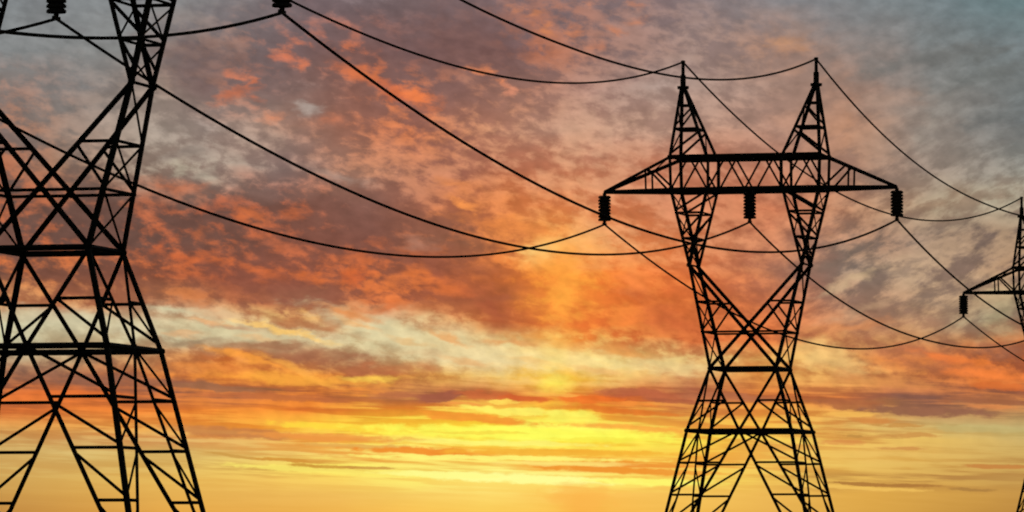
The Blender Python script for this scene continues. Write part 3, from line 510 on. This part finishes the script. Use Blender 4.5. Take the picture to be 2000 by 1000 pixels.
# cross-arms
for sx in (-1, 1):
    b = new(); tip = Vector((sx * ARM, 0, ZB + 0.02))
    rt = {sy: Vector((sx * XO, sy * HB, ZT)) for sy in (-1, 1)}; rb = {sy: Vector((sx * XOB, sy * HB, ZB)) for sy in (-1, 1)}
    for sy in (-1, 1):
        t2 = tip + Vector((0, sy * 0.12, 0))
        angle_bar(b, rt[sy], t2 + Vector((0, 0, 0.12)), W_CH * 0.82, (0, sy, 0.6)); angle_bar(b, rb[sy], t2, W_CH * 0.9, (0, sy, -0.6))
    gusset(b, tip + Vector((-sx * 0.1, 0, 0.05)), 0.5, (0, 1, 0), 0.3)
    arm = obj('crossarm', b, MAT_STEEL, P)
    b = new()
    for sy in (-1, 1):
        vt, vb = lerp(rt[sy], tip, 0.37), lerp(rb[sy], tip, 0.37)
        angle_bar(b, vt, vb, W_SEC, (0, sy, 0))
        angle_bar(b, lerp(rt[sy], tip, 0.33), lerp(rb[sy], tip, 0.03), W_SEC * 1.1, (0, sy, 0))
        for t in (0.66,):
            angle_bar(b, lerp(rb[1], tip, t), lerp(rb[-1], tip, t), W_SEC * 0.8, (0, 0, -1))
    for r in (rt, rb):
        angle_bar(b, lerp(r[-1], tip, 0.37), lerp(r[1], tip, 0.37), W_SEC, (0, 0, 1))
        angle_bar(b, r[-1], lerp(r[1], tip, 0.37), W_SEC * 0.8, (0, 0, 1))
    obj('lattice', b, MAT_STEEL, arm)
# earth wire peaks
for sx in (-1, 1):
    b = new(); top = {}
    def pk(side, sy, t):            # side 0 outer, 1 inner
        x0 = (XO, XI)[side]; x1 = AP + (0.16, -0.16)[side]
        return lerp((sx * x0, sy * HB, ZT), (sx * x1, sy * 0.16, ZC), t)
    for side in (0, 1):
        for sy in (-1, 1):
            angle_bar(b, pk(side, sy, 0), pk(side, sy, 1), W_LEG * 0.95, ((sx, -sx)[side], sy, 0))
    peak = obj('peak', b, MAT_STEEL, P)
    b = new(); lv = [0.0, 0.40, 0.74]
    for sy in (-1, 1):
        for i in (1, 2): angle_bar(b, pk(0, sy, lv[i]), pk(1, sy, lv[i]), W_SEC * (1.3 if i == 1 else 1.0), (0, sy, 0))
        angle_bar(b, pk(0, sy, 0.04), pk(1, sy, 0.36), W_SEC * 1.25, (0, sy, 0)); angle_bar(b, pk(0, sy, 0.44), pk(1, sy, 0.70), W_SEC, (0, sy, 0))
    for side in (0, 1):
        n = ((sx, -sx)[side], 0, 0)
        for i in (1, 2): angle_bar(b, pk(side, -1, lv[i]), pk(side, 1, lv[i]), W_SEC, n)
        angle_bar(b, pk(side, -1, 0.02), pk(side, 1, 0.39), W_SEC, n); angle_bar(b, pk(side, 1, 0.41), pk(side, -1, 0.73), W_SEC, n)
    obj('lattice', b, MAT_STEEL, peak)
    b = new(); c = (sx * AP, 0, 0)
    lathe(b, [(0.46, ZC - 0.16), (0.50, ZC - 0.12), (0.50, ZC + 0.08), (0.24, ZC + 0.12), (0.24, ZC + 1.0), (0.15, ZC + 1.06), (0.14, ZP - 0.1), (0.19, ZP - 0.06), (0.19, ZP + 0.08), (0.1, ZP + 0.12)], c, 12)
    obj('spike', b, MAT_STEEL, peak)
# insulator strings
for x in (-ARM, 0.0, ARM):
    b = new(); zt = ZB - (0.1 if x else 0.05)
    lathe(b, [(0.16, zt + 0.1), (0.16, zt - 0.18), (0.40, zt - 0.14), (0.40, ZI + 0.34), (0.08, ZI + 0.32)], (x, 0, 0), 16)
    if x: gusset(b, (x, 0, zt - 0.02), 0.3, (0, 1, 0), 0.12)
    st = obj('insulator_string', b, MAT_PORC, P)
    n = 8; z0 = zt - 0.26; z1 = ZI + 0.34
    for i in range(n):
        z = z0 + (z1 - z0) * i / (n - 1); b = new()
        lathe(b, [(0.39, z + 0.14), (0.46, z + 0.12), (0.53, z + 0.05), (0.54, z - 0.06), (0.50, z - 0.09), (0.39, z - 0.07)], (x, 0, 0), 22)
        obj('disc', b, MAT_PORC, st)
    b = new(); lathe(b, [(0.08, ZI + 0.34), (0.17, ZI + 0.28), (0.13, ZI + 0.08), (0.07, ZI - 0.06)], (x, 0, 0), 12)
    flat_bar(b, (x, -0.45, ZI - 0.02), (x, 0.45, ZI - 0.02), 0.2, (1, 0, 0), 0.18)
    obj('clamp', b, MAT_STEEL, st)

def copy_tree(o, parent=None):
    c = o.copy(); COL.objects.link(c)
    if parent: c.parent = parent
    for ch in list(o.children): copy_tree(ch, c)
    return c

TH, X2, D2, S1, S3, DZ1, DZ3 = 0.25521, 19.954, 460.0, 174.98, 175.31, 0.194, -0.065
AX = Vector((math.cos(TH), -math.sin(TH), 0)); LN = Vector((math.sin(TH), math.cos(TH), 0))
ORG = Vector((X2, D2, 0))
BASE = {0: ORG - LN * (S1 + 175) + Vector((0, 0, 2.5)), 1: ORG - LN * S1 + Vector((0, 0, DZ1)), 2: ORG,
        3: ORG + LN * S3 + Vector((0, 0, DZ3)), 4: ORG + LN * (S3 + 175) + Vector((0, 0, -2.5))}
GROUP = 'lattice pylons of the power line'
LAB = {2: 'black lattice steel pylon right of centre, the only one showing both pointed peaks',
       1: 'nearest and largest lattice steel pylon, cut off by the left edge and the top',
       3: 'smallest and farthest lattice steel pylon, cut off by the right edge'}
for k in (2, 1, 3):
    o = pylon if k == 2 else copy_tree(pylon)
    o.location = BASE[k]; o.rotation_euler = (0, 0, -TH)
    o['label'] = LAB[k]; o['category'] = 'pylon'; o['group'] = GROUP

# ------------------------------------------------------------------ wires
ATT = {'L': (-ARM, 0, ZI - 0.05), 'M': (0, 0, ZI - 0.05), 'R': (ARM, 0, ZI - 0.05), 'SL': (-AP, 0, ZP - 0.02), 'SR': (AP, 0, ZP - 0.02)}
def att(k, n):
    x, y, z = ATT[n]; return BASE[k] + AX * x + LN * y + Vector((0, 0, z))
def wire(a, b, n, sag, skew, p, da, rad, name, label, cat, group, seg=72):
    A, B = att(a, n), att(b, n); A.z += da
    pts = []
    for i in range(seg + 1):
        t = i / seg
        q = lerp(A, B, t); q.z -= sag * (1 - abs(2 * t - 1) ** p) * (1 + skew * (2 * t - 1)); pts.append(q)
    bm = bmesh.new(); rings = []; ns = 10
    side = AX.normalized()
    for i, q in enumerate(pts):
        d = (pts[min(i + 1, seg)] - pts[max(i - 1, 0)]).normalized(); u = d.cross(side).normalized()
        rings.append([bm.verts.new(q + (side * math.cos(2 * math.pi * j / ns) + u * math.sin(2 * math.pi * j / ns)) * rad) for j in range(ns)])
    for r, s in zip(rings, rings[1:]):
        for j in range(ns):
            bm.faces.new((r[j], r[(j + 1) % ns], s[(j + 1) % ns], s[j]))
    bm.faces.new(rings[0][::-1]); bm.faces.new(rings[-1])
    o = obj(name, bm, MAT_WIRE)
    o['label'] = label; o['category'] = cat; o['group'] = group
GC = 'conductor cables hung from the insulator strings'; GE = 'earth wires between the pylon peaks'
RC, RE = 0.086, 0.080
for args in [
 (1, 2, 'L', 6.5, .10, 2, 0, RC, 'power_cable', 'cable from the left edge behind the nearest pylon to the two-peaked pylon\'s left insulator'),
 (1, 2, 'M', 6.5, .10, 2, 0, RC, 'power_cable', 'cable from the insulator at top left to the two-peaked pylon\'s middle insulator'),
 (1, 2, 'R', 6.5, .10, 2, 0, RC, 'power_cable', 'long cable from the insulator at the top edge to the two-peaked pylon\'s right insulator'),
 (2, 3, 'L', 6.55, .08, 2, 0, RC, 'power_cable', 'cable from the left insulator of the two-peaked pylon to the farthest pylon'),
 (2, 3, 'M', 6.6, .0, 2.15, 0, RC, 'power_cable', 'cable from the middle insulator of the two-peaked pylon running off the right edge'),
 (2, 3, 'R', 6.5, .0, 2, 0, RC, 'power_cable', 'cable from the right insulator of the two-peaked pylon passing behind the small crossarm tip'),
 (0, 1, 'R', 7.5, .0, 2.5, 2.0, RC, 'power_cable', 'cable from the top edge insulator leftwards across the nearest pylon, lower of two'),
 (0, 1, 'M', 9.5, .0, 2.25, 6.0, RC, 'power_cable', 'short bit of cable between the top left insulator and the left edge'),
 (3, 4, 'L', 4.0, .0, 2, 0, RC, 'power_cable', 'thin cable dropping rightwards from the insulator of the farthest pylon'),
]: wire(*args, 'cable', GC)
for args in [
 (1, 2, 'SL', 6.0, .25, 2, -1.9, RE, 'earth_wire', 'overhead wire from the top edge beside an insulator to the left peak'),
 (1, 2, 'SR', 6.0, .15, 2.2, -1.9, RE, 'earth_wire', 'topmost overhead wire, from the middle of the top edge to the right peak'),
 (2, 3, 'SL', 7.0, .0, 2, 0, RE, 'earth_wire', 'overhead wire from the left peak behind the bridge to the farthest pylon tip'),
 (2, 3, 'SR', 6.8, .0, 2.2, 0, RE, 'earth_wire', 'overhead wire from the right peak down to the right edge'),
]: wire(*args, 'wire', GE)

# ------------------------------------------------------------------ ground
bm = bmesh.new()
# dense near the line, out to the horizon
xs = [-26000, -8000, -2500, -900] + [-400 + 25 * i for i in range(33)] + [900, 2500, 8000, 26000]
ys = [-26000, -6000, -1500, -300] + [-100 + 30 * i for i in range(36)] + [1600, 3000, 8000, 30000]
def gz(x, y):
    return -0.10 - 0.10 * math.sin(x * 0.021 + 1.1) * math.cos(y * 0.017) - 0.08 * math.sin(x * 0.06 + y * 0.043)
grid = [[bm.verts.new((x, y, gz(x, y) if abs(x) < 800 and -300 < y < 1500 else -0.2)) for x in xs] for y in ys]
for r, s in zip(grid, grid[1:]):
    for i in range(len(xs) - 1): bm.faces.new((r[i], r[i + 1], s[i + 1], s[i]))
mg = bpy.data.materials.new('dry_field'); mg.use_nodes = True
nt = mg.node_tree; bs = nt.nodes['Principled BSDF']; bs.inputs['Roughness'].default_value = 0.95
t = nt.nodes.new('ShaderNodeTexCoord'); n1 = nt.nodes.new('ShaderNodeTexNoise'); n1.inputs['Scale'].default_value = 0.35; n1.inputs['Detail'].default_value = 10
nt.links.new(t.outputs['Object'], n1.inputs['Vector'])
cr = nt.nodes.new('ShaderNodeValToRGB'); cr.color_ramp.elements[0].position = 0.35; cr.color_ramp.elements[1].position = 0.68
cr.color_ramp.elements[0].color = (0.035, 0.045, 0.018, 1); cr.color_ramp.elements[1].color = (0.12, 0.10, 0.055, 1)
nt.links.new(n1.outputs['Fac'], cr.inputs[0]); nt.links.new(cr.outputs[0], bs.inputs['Base Color'])
bp = nt.nodes.new('ShaderNodeBump'); bp.inputs['Strength'].default_value = 0.5; nt.links.new(n1.outputs['Fac'], bp.inputs['Height']); nt.links.new(bp.outputs[0], bs.inputs['Normal'])
g = obj('ground', bm, mg); g['kind'] = 'structure'
